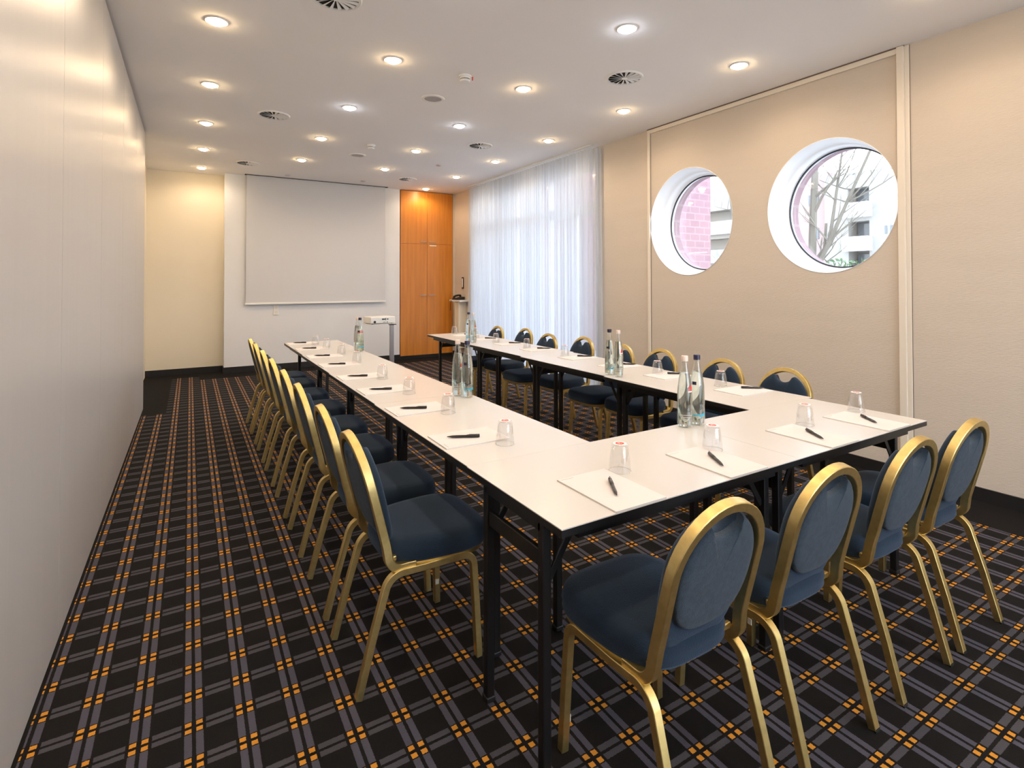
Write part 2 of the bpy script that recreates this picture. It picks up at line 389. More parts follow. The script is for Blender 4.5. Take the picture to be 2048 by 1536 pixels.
# ------------------------------------------------------------------ curtain
def build_curtain():
    pts = []; 
    L = []
    y = 8.62
    while y > 5.36: L.append((4.315, y)); y -= .006
    for k in range(1, 30):
        a = PI/2 * k / 30; L.append((4.315 + .12 * (1 - math.cos(a)), 5.36 - .20 * math.sin(a)))
    nz = 26; vs = []; fs = []; per = .074; dd = 0; prev = L[0]
    ph = []
    for p in L:
        dd += math.dist(p, prev); prev = p; ph.append(dd)
    n = len(L)
    for j in range(nz + 1):
        z = .035 + (H - .04 - .035) * j / nz; t = j / nz
        for i, p in enumerate(L):
            q = ph[i]; A = .024 + .010 * math.sin(q * 1.7 + 1) ; A *= (1 - .35 * t)
            s = math.sin(2*PI*q/per + 1.2*math.sin(q*3.1) + .5*math.sin(z*1.3 + q*2))
            off = A * s + .006 * math.sin(2*PI*q/.031 + z)
            i2 = min(i+1, n-1); i1 = max(i-1, 0); tx, ty = L[i2][0]-L[i1][0], L[i2][1]-L[i1][1]; ll = math.hypot(tx, ty)
            vs.append((p[0] + off*(-ty/ll)*-1, p[1] + off*tx/ll*-1, z))
    for j in range(nz):
        for i in range(n-1): fs.append((j*n+i, j*n+i+1, (j+1)*n+i+1, (j+1)*n+i))
    root = thing('curtain', 'long white sheer pleated curtain hanging from ceiling over the tall window', 'curtain', (4.315, 7, 0))
    o = MB().add(vs, fs).build('sheer_cloth', M['curtain'], root, smooth=80); o.location = (-4.315, -7, 0)
    MB().box(4.29, 4.34, 5.2, 8.64, H - .012, H).build('curtain_rail', M['white'], root).location = (-4.315, -7, 0)
build_curtain()

# ------------------------------------------------------------------ projection screen
root = thing('projection_screen', 'large pale grey roll-down projection screen with white bottom bar', 'screen', (1.9, 9.49, 0))
MB().box(-1.135, 1.135, -.002, .0, 1.10, H + .0).build('screen_fabric', M['screen'], root)
MB().box(-1.15, 1.15, -.012, .012, 1.075, 1.105).build('bottom_bar', M['white'], root, bevel=.005)
struct(MB().box(.74, 3.08, 9.455, 9.52, H - .006, H + .001).build('trim_4', M['groove']))
root = thing('wall_socket', 'white double wall socket just below the projection screen', 'socket', (1.217, YB, .98))
MB().box(-.042, .042, -.012, 0, -.082, .082).build('plate', M['white'], root, bevel=.004)
for z in (-.04, .04):
    o = MB().lathe([(.028, -.0125), (.022, -.0124), (.020, -.004)], (0, 0, z), 20, 'y').build('outlet', M['trim'], root)

# ------------------------------------------------------------------ built-in cabinet
root = thing('built_in_cabinet', 'tall orange cherry wood cabinet with four doors in back wall', 'cabinet', (3.875, YB, 0))
X0, X1 = 3.35 - 3.875, 4.41 - 3.875
MB().box(X0, X1, .02, .55, .06, H - .01).build('carcass', M['wood'], root)
MB().box(X0, X1, .01, .5, 0, .06).build('plinth', M['base'], root)
for (a, b, c, d_) in ((X0, -.002, .06, 2.158), (.002, X1, .06, 2.158), (X0, -.002, 2.163, H - .012), (.002, X1, 2.163, H - .012)):
    o = MB().box(a, b, -.004, .02, c, d_).build('door', M['wood'], root, bevel=.0015)
    z = 2.20 if c > 1 else 1.185; sx_ = -1 if a < -.1 else 1
    h = MB().tube([(sx_*.055, -.004, z), (sx_*.055, -.035, z)], .006); h.tube([(sx_*.03, -.036, z), (sx_*.15, -.036, z)], .0075)
    h.build('handle', M['steelh'], o, smooth=True)
MB().box(.05, .19, -.0055, -.0045, 2.125, 2.142).build('sticker', M['cardw'], root)

# ------------------------------------------------------------------ phone on wall shelf
root = thing('wall_shelf', 'small pale shelf under the telephone on wall beside the curtain', 'shelf', (XR, 9.15, 1.10))
MB().box(-.20, 0, -.24, .22, -.03, 0).build('shelf_board', M['wallw'], root, bevel=.003)
MB().box(-.16, 0, -.10, .08, -.9, -.03).build('support_panel', M['wally'], root, bevel=.003)
root = thing('telephone', 'black desk telephone with coiled cord on the small wall shelf', 'telephone', (XR - .11, 9.16, 1.10), 0)
MB().add([(-.085,-.1,0),(.085,-.1,0),(.085,.1,0),(-.085,.1,0),(-.085,-.1,.02),(.085,-.1,.06),(.085,.1,.06),(-.085,.1,.02)],
         [(0,3,2,1),(4,5,6,7),(0,1,5,4),(1,2,6,5),(2,3,7,6),(3,0,4,7)]).build('base', M['black'], root, bevel=.006)
MB().sweep([(-.06,.075,.03),(-.05,.075,.062),(-.02,.075,.075),(.03,.075,.085),(.065,.075,.085),(.08,.075,.06)], (0,1,0), .05, .03).build('handset', M['black'], root, smooth=True, bevel=.003)
cd = [( -.06 + .012*math.cos(k*.9) - .045*min(1, k/10), .10 + .012*math.sin(k*.9) + .0006*k, .03 - .0042*k) for k in range(56)]
MB().tube(cd, .003, 6).build('coiled_cord', M['black'], root, smooth=True)
root = thing('wall_card_holder', 'small dark-framed notice on the wall above the telephone', 'notice', (XR, 9.19, 1.42))
MB().box(-.012, 0, -.035, .035, -.11, .11).build('frame', M['black'], root)
MB().box(-.014, -.011, -.020, .020, -.085, .085).build('card', M['cardw'], root)

# ------------------------------------------------------------------ projector on stand
PX, PY = 2.55, 8.25
root = thing('projector_stand', 'grey column projector stand with black clamp in front of screen wall', 'stand', (PX + .20, PY, 0), .0)
MB().box(-.034, .034, -.022, .022, .03, .765).build('column', M['silver'], root, bevel=.006)
MB().box(-.30, .06, -.20, .20, .0, .03).build('foot_plate', M['black'], root, bevel=.005)
k = MB().lathe([(.045, -.012), (.05, 0), (.045, .014)], (0, -.0, .772), 20); k.tube([(-.06, -.03, .775), (.06, -.03, .775)], .014)
k.build('clamp', M['black'], root, smooth=True)
MB().box(-.42, .04, -.14, .14, .782, .79).build('tray', M['white'], root, bevel=.002)
root = thing('projector', 'off-white video projector lying on the grey stand', 'projector', (PX, PY, .79), .12)
o = MB().box(-.205, .205, -.14, .14, .008, .112).build('housing', M['white'], root, bevel=.012)
MB().lathe([(.018, -.002), (.018, -.012)], (-.14, -.14, .035), 16, 'y').build('lens_cap', M['black'], root)
for (a, b, c, e) in ((-.02,.03,.06,.085), (.035,.05,.055,.09), (.065,.085,.06,.085), (.06,.075,.02,.035), (0,.04,.025,.032)):
    MB().box(a, b, -.1425, -.139, c, e).build('port', M['pane'], root)
for sx_ in (-.16, .16):
    for sy in (-.1, .1): MB().lathe([(.012, 0), (.012, .009)], (sx_, sy, 0), 10).build('foot', M['black'], root)

# ------------------------------------------------------------------ ceiling fittings
def downlight(kind):
    root = thing('downlight', '', 'downlight')
    MB().lathe([(.052, .0), (.054, -.006), (.066, -.007), (.072, -.002), (.073, .0)], n=32, cap=False).build('trim_ring', M['white'], root, smooth=True)
    MB().lathe([(0, -.026), (.030, -.024), (.046, -.016), (.052, -.001)], n=28, cap=False).build('lamp_lens', M['warm'] if kind == 'warm' else M['cool'], root)
    ld = bpy.data.lights.new('lamp_light', 'SPOT'); ld.shadow_soft_size = .035; ld.spot_size = math.radians(168); ld.spot_blend = .55
    ld.energy = LAMP_W if kind == 'warm' else LAMP_C; ld.color = (1, .76, .53) if kind == 'warm' else (.86, .92, 1)
    lo = bpy.data.objects.new('lamp_light', ld); COL.objects.link(lo); lo.parent = root; lo.location = (0, 0, -.045)
    return root
ord_ = ['nearest the camera', 'second from the camera', 'third from the camera', 'fourth from the camera', 'fifth from the camera', 'sixth from the camera', 'seventh from the camera', 'farthest from the camera']
lx = [.139, 1.337, 2.535, 3.733]; ly0, lyd = 2.679, 1.317
vis = {(0,1):'warm ceiling spotlight nearest the camera in the row beside the white partition', (0,2):'warm ceiling spotlight second nearest in the row beside the white partition',
 (0,3):'warm ceiling spotlight third nearest in the row beside the white partition', (0,4):'warm ceiling spotlight second farthest in the row beside the white partition', (0,5):'warm ceiling spotlight at the far end of the row beside the white partition',
 (1,1):'warm ceiling spotlight to the left of the nearer smoke detector', (1,2):'cool white ceiling spotlight left of the nearer loudspeaker grille', (1,3):'warm ceiling spotlight just left of the farther smoke detector', (1,4):'warm ceiling spotlight above the middle of the projection screen, left of the far loudspeaker',
 (2,0):'large cool white ceiling spotlight at the top middle, nearest cool one', (2,1):'warm ceiling spotlight just right of the nearer smoke detector', (2,2):'cool white ceiling spotlight at mid ceiling, right of the far cool pair', (2,3):'warm ceiling spotlight behind the right cool white spotlight', (2,4):'warm ceiling spotlight above the right edge of the projection screen',
 (3,-1):'warm ceiling spotlight cut by the top edge of the photo', (3,0):'warm ceiling spotlight closest to the large porthole window', (3,1):'warm ceiling spotlight behind the round air vent above the portholes', (3,2):'warm ceiling spotlight in front of the curtain top near its right end', (3,3):'warm ceiling spotlight beside the middle of the curtain top', (3,4):'warm ceiling spotlight second nearest to the orange cabinet', (3,5):'warm ceiling spotlight right above the orange cabinet'}
proto = {}
for j in range(-3, 6):
    for i in range(4):
        if j >= 5 and i in (1, 2): continue
        kind = 'cool' if (i, j) in ((1,2),(2,2),(2,0),(1,0),(2,-2),(1,-2)) else 'warm'
        lab = vis.get((i, j))
        if lab is None: lab = '%s ceiling spotlight outside the frame, %s' % ('warm' if kind == 'warm' else 'cool', 'column %d row %d' % (i + 1, j + 4))
        p = (lx[i], ly0 + lyd * j, H)
        if kind not in proto:
            r = proto[kind] = downlight(kind); r.location = p; r['label'] = lab
        else: r = copy_tree(proto[kind], p, None, lab)
        r['group'] = 'ceiling spotlights'
def vent():
    root = thing('air_vent', '', 'air vent')
    MB().lathe([(0, -.0005), (.136, -.0005)], n=40, cap=False).build('backing', M['groove'], root)
    MB().lathe([(.134, 0), (.135, -.009), (.148, -.011), (.155, -.003), (.156, 0)], n=48, cap=False).build('outer_ring', M['white'], root, smooth=True)
    MB().lathe([(.026, 0), (.026, -.010), (0, -.013)], n=20, cap=False).build('hub', M['white'], root, smooth=True)
    for k in range(16):
        a = 2*PI*k/16; ca, sa = math.cos(a), math.sin(a)
        def q(r, w, z): return (r*ca - w*sa, r*sa + w*ca, z)
        MB().add([q(.024,-.003,-.003), q(.135,-.014,-.0015), q(.135,.010,-.010), q(.024,.002,-.009), q(.024,-.003,-.0045), q(.135,-.014,-.003), q(.135,.010,-.0115), q(.024,.002,-.0105)],
                 [(0,1,2,3),(7,6,5,4),(0,4,5,1),(1,5,6,2),(2,6,7,3),(3,7,4,0)]).build('blade', M['white'], root)
    return root
vp = None
for (x, y), lab in zip([(.745,3.292),(.731,5.958),(.703,8.571),(3.129,3.339),(3.13,5.96),(3.112,8.536)],
    ['round swirl air vent cut by the top edge of the photo', 'round swirl air vent between the partition lights and the cool spotlight', 'round swirl air vent just in front of the projection screen left part',
     'round swirl air vent on the ceiling in front of the porthole bay', 'round swirl air vent on the ceiling left of the curtain top', 'round swirl air vent on the ceiling in front of the orange cabinet']):
    if vp is None: vp = vent(); vp.location = (x, y, H); vp['label'] = lab; r = vp
    else: r = copy_tree(vp, (x, y, H), random.uniform(0, .3), lab)
    r['group'] = 'swirl air vents in the ceiling'
M['grille'] = noisy(mat('grey_speaker_grille', (.42, .40, .38), .6), 400, (.34, .32, .31), (.5, .48, .46))
def spk(p, lab):
    root = thing('ceiling_speaker', lab, 'speaker', p, group='ceiling loudspeakers')
    MB().lathe([(.080, -.004), (.083, -.010), (.104, -.009), (.110, 0)], n=40, cap=False).build('bezel', M['white'], root, smooth=True)
    MB().lathe([(0, -.006), (.081, -.005)], n=36, cap=False).build('grille', M['grille'], root)
spk((1.944, 4.651, H), 'round ceiling loudspeaker with grey grille, the nearer of the two')
spk((1.937, 7.263, H), 'round ceiling loudspeaker with grey grille, the one nearer the screen')
def det(p, lab):
    root = thing('smoke_detector', lab, 'smoke detector', p, group='ceiling smoke detectors')
    MB().lathe([(0, -.012), (.052, -.012), (.055, 0)], n=28, cap=False).build('mount', M['white'], root, smooth=True)
    MB().lathe([(.044, -.012), (.044, -.026), (.040, -.028), (.040, -.034), (.044, -.036), (.040, -.050), (.022, -.054), (0, -.054)], n=28, cap=False).build('sensor_head', M['white'], root, smooth=True)
    MB().lathe([(.041, -.029), (.041, -.0335)], n=28, cap=False).build('air_slot', M['groove'], root)
    return root
d1 = det((1.96, 4.002, H), 'white smoke detector on ceiling nearer the camera, with small red test flag')
MB().box(.060, .066, -.02, -.008, -.030, 0).build('red_flag', M['red'], d1)
det((1.941, 6.643, H), 'white smoke detector on ceiling between the two loudspeakers and the screen')
for p, lab in (((1.335, 9.206, H), 'small flush sprinkler cap on ceiling before left part of the screen'), ((2.521, 9.096, H), 'small flush sprinkler cap on ceiling before right part of the screen'), ((3.129, 7.274, H), 'small flush sprinkler cap on ceiling between two right vents')):
    o = MB().lathe([(0, -.012), (.035, -.012), (.040, 0)], n=20, cap=False).build('sprinkler_cap', M['silver'], loc=p, smooth=True)
    tag(o, lab, 'sprinkler', 'sprinkler caps in the ceiling')

# ------------------------------------------------------------------ tables
TH = .77
def make_table(L, Wd, loc, rz, lab, endin=(.03, .03), side=(.12, .12), grp='white folding conference tables'):
    """local x = length, y = width, origin at table centre on the floor"""
    root = thing('conference_table', lab, 'table', loc, rz, grp)
    a, b = L/2, Wd/2
    top = MB().box(-a, a, -b, b, TH - .003, TH).build('tabletop', M['lam'], root)
    MB().box(-a, a, -b, b, TH - .024, TH - .003).build('edge_board', M['tblk'], root)
    fr = MB()
    for sy in (-1, 1): fr.box(-a + .09, a - .09, sy*(b - .055) - .012, sy*(b - .055) + .012, TH - .062, TH - .024)
    for xx in (-a + .10, 0, a - .10): fr.box(xx - .012, xx + .012, -(b - .06), b - .06, TH - .045, TH - .025)
    fr.build('underframe', M['tblk'], root)
    for sx_, inn in ((-1, endin[0]), (1, endin[1])):
        xe = sx_*(a - inn)
        for sy in (-1, 1):
            y = sy*(b - side[0 if sy < 0 else 1])
            lg = MB().box(xe - .015, xe + .015, y - .015, y + .015, .012, TH - .024).build('leg', M['tblk'], root, bevel=.004)
            MB().box(xe - .018, xe + .018, y - .018, y + .018, 0, .02).build('foot_cap', M['black'], lg, bevel=.004)
            br = MB(); x2 = xe - sx_*.12
            br.sweep([(xe - sx_*.016, y, TH - .20), (x2, y, TH - .045)], (0, 1, 0), .006, .022)
            br.build('brace', M['tblk'], root)
        cb = MB().box(xe - .008, xe + .008, -(b - side[0]), b - side[1], TH - .165, TH - .115)
        cb.box(xe - .015, xe + .015, -(b - side[0]), b - side[1], TH - .055, TH - .024)
        cb.build('crossbar', M['tblk'], root, bevel=.002)
        MB().lathe([(.008, 0), (.008, .006), (.004, .009)], (xe - sx_*.05, -(b - side[0]) - .016, TH - .075), 10, 'y').build('bolt', M['bolt'], root)
    return root
G = 'white folding conference tables'
F_Y0, F_Y1 = 1.178, 1.7572
def tb(x0, x1, y0, y1, along, lab, **k):
    L, Wd = (x1 - x0, y1 - y0) if along == 'x' else (y1 - y0, x1 - x0)
    return make_table(L, Wd, ((x0+x1)/2, (y0+y1)/2, 0), 0 if along == 'x' else PI/2, lab, **k)
tb(.869, 1.991, F_Y0, F_Y1, 'x', 'white-topped folding table at the near left corner of the U', endin=(.025, .05))
tb(1.992, 3.056, F_Y0, F_Y1, 'x', 'white-topped folding table at the near right end of the U', endin=(.040, .06))
ys = [1.758, 2.910, 4.062, 5.200, 6.335]
xo = [.872, .878, .885, .893]
for i, lab in enumerate(('white-topped folding table of the left arm, joined to the near corner', 'white-topped folding table of the left arm carrying the pair of bottles', 'white-topped folding table of the left arm, second from its far end', 'white-topped folding table at the far end of the left arm')):
    tb(xo[i], xo[i] + .572, ys[i], ys[i+1] - .0012, 'y', lab, endin=(.028 if i else .06, .06), side=(.125, .150))
xo2 = [2.520, 2.545, 2.572, 2.597]; ys2 = [1.758, 2.915, 4.075, 5.235, 6.385]
for i, lab in enumerate(('white-topped folding table of the right arm, nearest the portholes', 'white-topped folding table of the right arm carrying two bottles', 'white-topped folding table of the right arm, second from its far end', 'white-topped folding table at the far end of the right arm by the cabinet')):
    tb(xo2[i], xo2[i] + .578, ys2[i], ys2[i+1] - .0012, 'y', lab, endin=(.026 if i else .06, .06), side=((.12, .168, .19, .19)[i], .15))

# ------------------------------------------------------------------ chairs
def backP(x, z, off=0.):
    ca, sa = .970, .243
    return (x, .13 - .25*(z - .41) + off*ca, z + off*sa)
def make_chair(lab):
    root = thing('banquet_chair', lab, 'chair', group='blue and gold banquet chairs')
    # seat cushion: rounded, wider at the front
    def outline(s, n=64, grow=0.):
        out = []
        for k in range(n):
            t = 2*PI*k/n; c_, s_ = math.cos(t), math.sin(t)
            e = 2/4.0; x = math.copysign(abs(c_)**e, c_); y = math.copysign(abs(s_)**(2/2.9), s_)
            hw = .196 + .019*y
            out.append(((hw + grow)*x*s, .325 + (.205 + grow)*y*s))
        return out
    def rings(spec, n=64):
        vs = []; fs = []
        for s, z, g in spec: vs += [(x, y, z) for x, y in outline(s, n, g)]
        for i in range(len(spec)-1):
            for k in range(n):
                k2 = (k+1) % n; fs.append((i*n+k, i*n+k2, (i+1)*n+k2, (i+1)*n+k))
        fs.append(tuple(range(n-1, -1, -1))); fs.append(tuple((len(spec)-1)*n + k for k in range(n)))
        return vs, fs
    MB().add(*rings([(.96,.416,0),(1,.418,.003),(1,.428,.008),(1,.440,.006),(1,.452,.009),(1,.466,.007),(1,.480,.003),(.985,.490,.0),(.94,.497,0),(.8,.501,0),(.5,.503,0),(.2,.5035,0)])).build('seat', M['velvet'], root, smooth=60)
    fv, ff = rings([(1,.396,-.008),(1,.400,-.003),(1,.417,-.001)])
    MB().add([(x, max(y, .22), z) for x, y, z in fv], ff).build('seat_frame', M['gold'], root, smooth=32)
    for sx_ in (-1, 1):
        xf, xr_ = .190*sx_, .180*sx_
        # front leg with its bend into the rail
        p = [(xf*1.07, .462, .004), (xf*1.03, .455, .2), (xf, .448, .345)] + [(xf, y, z) for _, y, z in arc((0, .400, .352), .047, 0, 90, 7, 'yz')] + [(xf, .36, .399)]
        lg = MB().sweep(p, (1,0,0), .026, .025).build('leg', M['gold'], root, smooth=32)
        for z in (.09, .20):
            MB().box(xf*1.05 - sx_*.012 - .004, xf*1.05 - sx_*.012 + .004, .448, .464, z, z + .022).build('bumper', M['clip'], lg)
        MB().box(xf*1.07 - .012, xf*1.07 + .012, .452, .474, 0, .012).build('glide', M['black'], lg)
        p = [(xf, .37, .399), (xf*.985, .25, .398), (xr_, .165, .397)]
        MB().sweep(p, (1,0,0), .026, .025).build('side_rail', M['gold'], root, smooth=32)
        p = [(xr_, .175, .397)] + [(xr_, y, z) for _, y, z in arc((0, .165, .332), .065, 90, 160, 8, 'yz')] + [(xr_*1.01, .055, .19), (xr_*1.02, .006, .004)]
        lg = MB().sweep(p, (1,0,0), .026, .025).build('leg', M['gold'], root, smooth=32)
        MB().box(xr_*1.02 - .012, xr_*1.02 + .012, -.006, .018, 0, .012).build('glide', M['black'], lg)
    # back hoop: from the rail, up, over and down again
    hw = .166; zc = .700; hb = .165
    left = [(-.176, .215, .410), (-.174, .185, .4105)] + [(-.173, y, z) for _, y, z in arc((0, .165, .462), .052, 270, 195, 6, 'yz')]
    straight = [backP(-.168, .50), backP(-.167, .56), backP(-.168, .63)]
    arch = [backP(-hw*math.cos(math.radians(a))*1.01, zc + hb*math.sin(math.radians(a))) for a in range(0, 181, 9)]
    path = left + straight + arch; path += [(-x, y, z) for x, y, z in reversed(left + straight)]
    MB().sweep(path, (1,0,0), .027, .030).build('back_frame', M['gold'], root, smooth=32)
    # back cushions
    def pad(hwid, zbot, ztop, scoop, n=96, zcen=.69):
        out = []
        for k in range(n):
            t = 2*PI*k/n + PI/2
            c_, s_ = math.cos(t), math.sin(t)
            if s_ >= 0: x, z = hwid*c_, zcen + (ztop - zcen)*s_
            else:
                x = hwid*math.copysign(abs(c_)**.72, c_); z = zcen - (zcen - zbot)*abs(s_)**.82
            if scoop and s_ > 0 and abs(x) < .063:
                zt = zcen + (ztop - zcen)*math.sqrt(max(0, 1 - (x/hwid)**2))
                dip = .058*(max(0, 1 - (x/.063)**2))**.6
                z = min(z, zt - dip)
            out.append((x, z))
        return out
    def padmesh(ol, spec, cen):
        vs = []; fs = []; n = len(ol)
        for s, off in spec: vs += [backP(x*s, cen + (z - cen)*s, off) for x, z in ol]
        for i in range(len(spec)-1):
            for k in range(n):
                k2 = (k+1) % n; fs.append((i*n+k, i*n+k2, (i+1)*n+k2, (i+1)*n+k))
        c0 = len(vs); vs.append(backP(0, cen, spec[0][1])); vs.append(backP(0, cen, spec[-1][1]))
        for k in range(n):
            k2 = (k+1) % n; fs.append((c0, k2, k)); fs.append((c0+1, (len(spec)-1)*n+k, (len(spec)-1)*n+k2))
        return vs, fs
    bk = MB().add(*padmesh(pad(.162, .432, .842, True), [(.90, .006), (.97, .010), (1.0, .018), (1.0, .028), (.975, .038), (.93, .043), (.75, .047), (.4, .048)], .665)).build('backrest', M['velvet'], root, smooth=70)
    MB().add(*padmesh(pad(.146, .520, .842, True), [(.99, .012), (1.0, .0), (.985, -.008), (.95, -.0125), (.8, -.017), (.4, -.019)], .68)).build('backrest_rear_panel', M['velvetb'], root, smooth=70)
    # strut below the back panel
    MB().box(-.165, .165, .135, .149, .432, .450).build('back_strut', M['gold'], root, bevel=.003)
    return root
chair0 = None
def chair(x, y, rz, lab):
    global chair0
    if chair0 is None: chair0 = make_chair(lab); chair0.location = (x, y, 0); chair0.rotation_euler = (0, 0, rz); return chair0
    return copy_tree(chair0, (x, y, 0), rz, lab)
fl = ['blue and gold banquet chair nearest the camera, seen from behind at the near left table', 'blue and gold banquet chair second from left among the four backs at near table', 'blue and gold banquet chair third from left among the four backs at near table', 'blue and gold banquet chair at far right of near table, next to the right wall']
for x, lab in zip((1.195, 1.712, 2.272, 2.762), fl):
    chair(x, .880, 0 + random.uniform(-.01, .01), lab)
rank = ['nearest the camera', 'second nearest the camera', 'third nearest the camera', 'fourth nearest', 'fifth nearest', 'third from the far end', 'second from the far end', 'at the far end']
for i, y in enumerate((2.050, 2.560, 3.165, 3.705, 4.288, 4.860, 5.428, 5.890)):
    chair(.500, y, -PI/2 + random.uniform(-.008, .008), 'blue and gold chair in the left row by the partition, %s' % rank[i])
for i, (x, y) in enumerate(((3.365, 2.060), (3.365, 2.535), (3.412, 3.177), (3.385, 3.635), (3.487, 4.300), (3.375, 4.770), (3.515, 5.452), (3.385, 5.910))):
    chair(x, y, PI/2 + random.uniform(-.008, .008), 'blue and gold chair in right row by window wall, %s' % rank[i])

# ------------------------------------------------------------------ notepads and pens
def make_pad(lab):
    root = thing('notepad', lab, 'notepad', group='white notepads')
    MB().box(-.1035, .1035, -.147, .147, 0, .0045).build('paper_block', M['paper'], root)
    MB().box(-.095, -.045, .132, .135, .0044, .0048).build('printed_header', M['ink'], root)
    return root
def make_pen(lab):
    root = thing('ballpoint_pen', lab, 'pen', group='black ballpoint pens')
    # along x, tip at -x
    MB().lathe([(.0012, -.072), (.0022, -.066), (.0052, -.050), (.0058, -.03), (.0058, .012)], (0, 0, .0062), 14, 'x').build('barrel', M['pen'], root, smooth=True)
    MB().lathe([(.0058, .012), (.0066, .014), (.0066, .062), (.0050, .068)], (0, 0, .0066), 14, 'x').build('cap', M['pen'], root, smooth=True)
    MB().box(.022, .068, -.0018, .0018, .0125, .0150).build('clip', M['penclip'], root, bevel=.0006)
    return root
pad0 = pen0 = None
PT = .0048
def place_pad(x, y, rz, lab):
    global pad0
    if pad0 is None: pad0 = make_pad(lab); pad0.location = (x, y, TH + .0002); pad0.rotation_euler = (0, 0, rz)
    else: copy_tree(pad0, (x, y, TH + .0002), rz, lab)
def place_pen(x, y, rz, lab):
    global pen0
    if pen0 is None: pen0 = make_pen(lab); pen0.location = (x, y, TH + PT + .0003); pen0.rotation_euler = (0, 0, rz)
    else: copy_tree(pen0, (x, y, TH + PT + .0003), rz, lab)
def make_glass(lab):
    root = thing('drinking_glass', lab, 'glass', group='upturned drinking glasses')
    R, r, h = .0395, .0285, .096
    MB().lathe([(R, 0), (R - .0006, .02), (R - .003, .05), (r + .003, .082), (r, h - .002), (r - .002, h), (0, h),], n=36, cap=False).build('outer_wall', M['glass'], root, smooth=60)
    MB().lathe([(R - .0022, 0), (R - .003, .02), (R - .0055, .05), (r + .0005, .078), (r - .004, .084), (0, .086)], n=36, cap=False).build('inner_wall', M['glass'], root, smooth=60)
    MB().lathe([(R, 0), (R + .0003, .0012), (R - .0012, .0022), (R - .0024, .001), (R - .002, 0)], n=36, cap=False).build('rim', M['bglass'], root, smooth=True)
    dk = MB().lathe([(0, .0), (.0235, .0), (.024, .0012), (0, .0014)], (0, 0, h + .0002), 28, cap=False).build('paper_lid', M['cardw'], root)
    mk = MB()
    mk.lathe([(.0085, .0016), (.0155, .0017)], (0, 0, h + .0002), 24, cap=False)
    mk.box(-.013, .013, -.002, .002, h + .0017, h + .0020); mk.box(-.002, .002, -.013, .002, h + .0017, h + .0020)
    mk.build('red_emblem', M['red'], dk)
    return root
gl0 = None
def place_glass(x, y, lab):
    global gl0
    if gl0 is None: gl0 = make_glass(lab); gl0.location = (x, y, TH + .0002)
    else: copy_tree(gl0, (x, y, TH + .0002), random.uniform(-.6, .6), lab)
# near table: pads upright to the camera side
near = ['leftmost of the four on the near table', 'second from left on the near table', 'third from left on the near table', 'rightmost on the near table']
for i, (x, pa) in enumerate(((1.170, 122), (1.690, 121), (2.325, 123), (2.790, 128))):
    place_pad(x, 1.326, 0, 'white A4 notepad with a pen, %s' % near[i])
for i, (x, y, a) in enumerate(((1.177, 1.317, 57.7+0), (1.685, 1.319, 59), (2.328, 1.312, 57), (2.805, 1.319, 52))):
    place_pen(x, y, math.radians(a), 'black ballpoint pen on the pad %s' % near[i])
for i, (x, y) in enumerate(((1.316, 1.436), (1.800, 1.424), (2.478, 1.440), (2.970, 1.455))):
    place_glass(x, y, 'upturned drinking glass with red paper lid, %s' % near[i])
Lp = [2.067, 2.672, 3.250, 3.790, 4.430, 5.003, 5.622, 6.180]
Lg = [1.921, 2.524, 3.084, 3.639, 4.462, 5.055, 5.594, 5.965]
Lgx = [1.126, 1.140, 1.137, 1.147, 1.190, 1.205, 1.186, 1.150]
for i, y in enumerate(Lp):
    xe = .872 + .003*i
    place_pad(xe + .162, y + .01, PI/2 + random.uniform(-.02, .02), 'white notepad on the left arm, %s' % rank[i])
    place_pen(1.010 + .003*i, y + .006, math.radians(-26), 'black pen on the notepad of the left arm, %s' % rank[i])
    place_glass(Lgx[i], Lg[i], 'upturned drinking glass on the left arm, %s' % rank[i])
Rp = [2.085, 2.690, 3.205, 3.745, 4.394, 4.948, 5.505, 6.060]
Rg = [2.254, 2.781, 3.280, 3.900, 4.537, 5.172, 5.650, 6.258]
for i, y in enumerate(Rp):
    place_pad(2.925 + .006*i, y, -PI/2 + random.uniform(-.02, .02), 'white notepad on the right arm, %s' % rank[i])
    place_pen(3.010 + .003*i, y - .005, math.radians(142), 'black pen on the notepad of the right arm, %s' % rank[i])
    place_glass(2.915 if i else 2.932, Rg[i], 'upturned drinking glass on the right arm, %s' % rank[i])

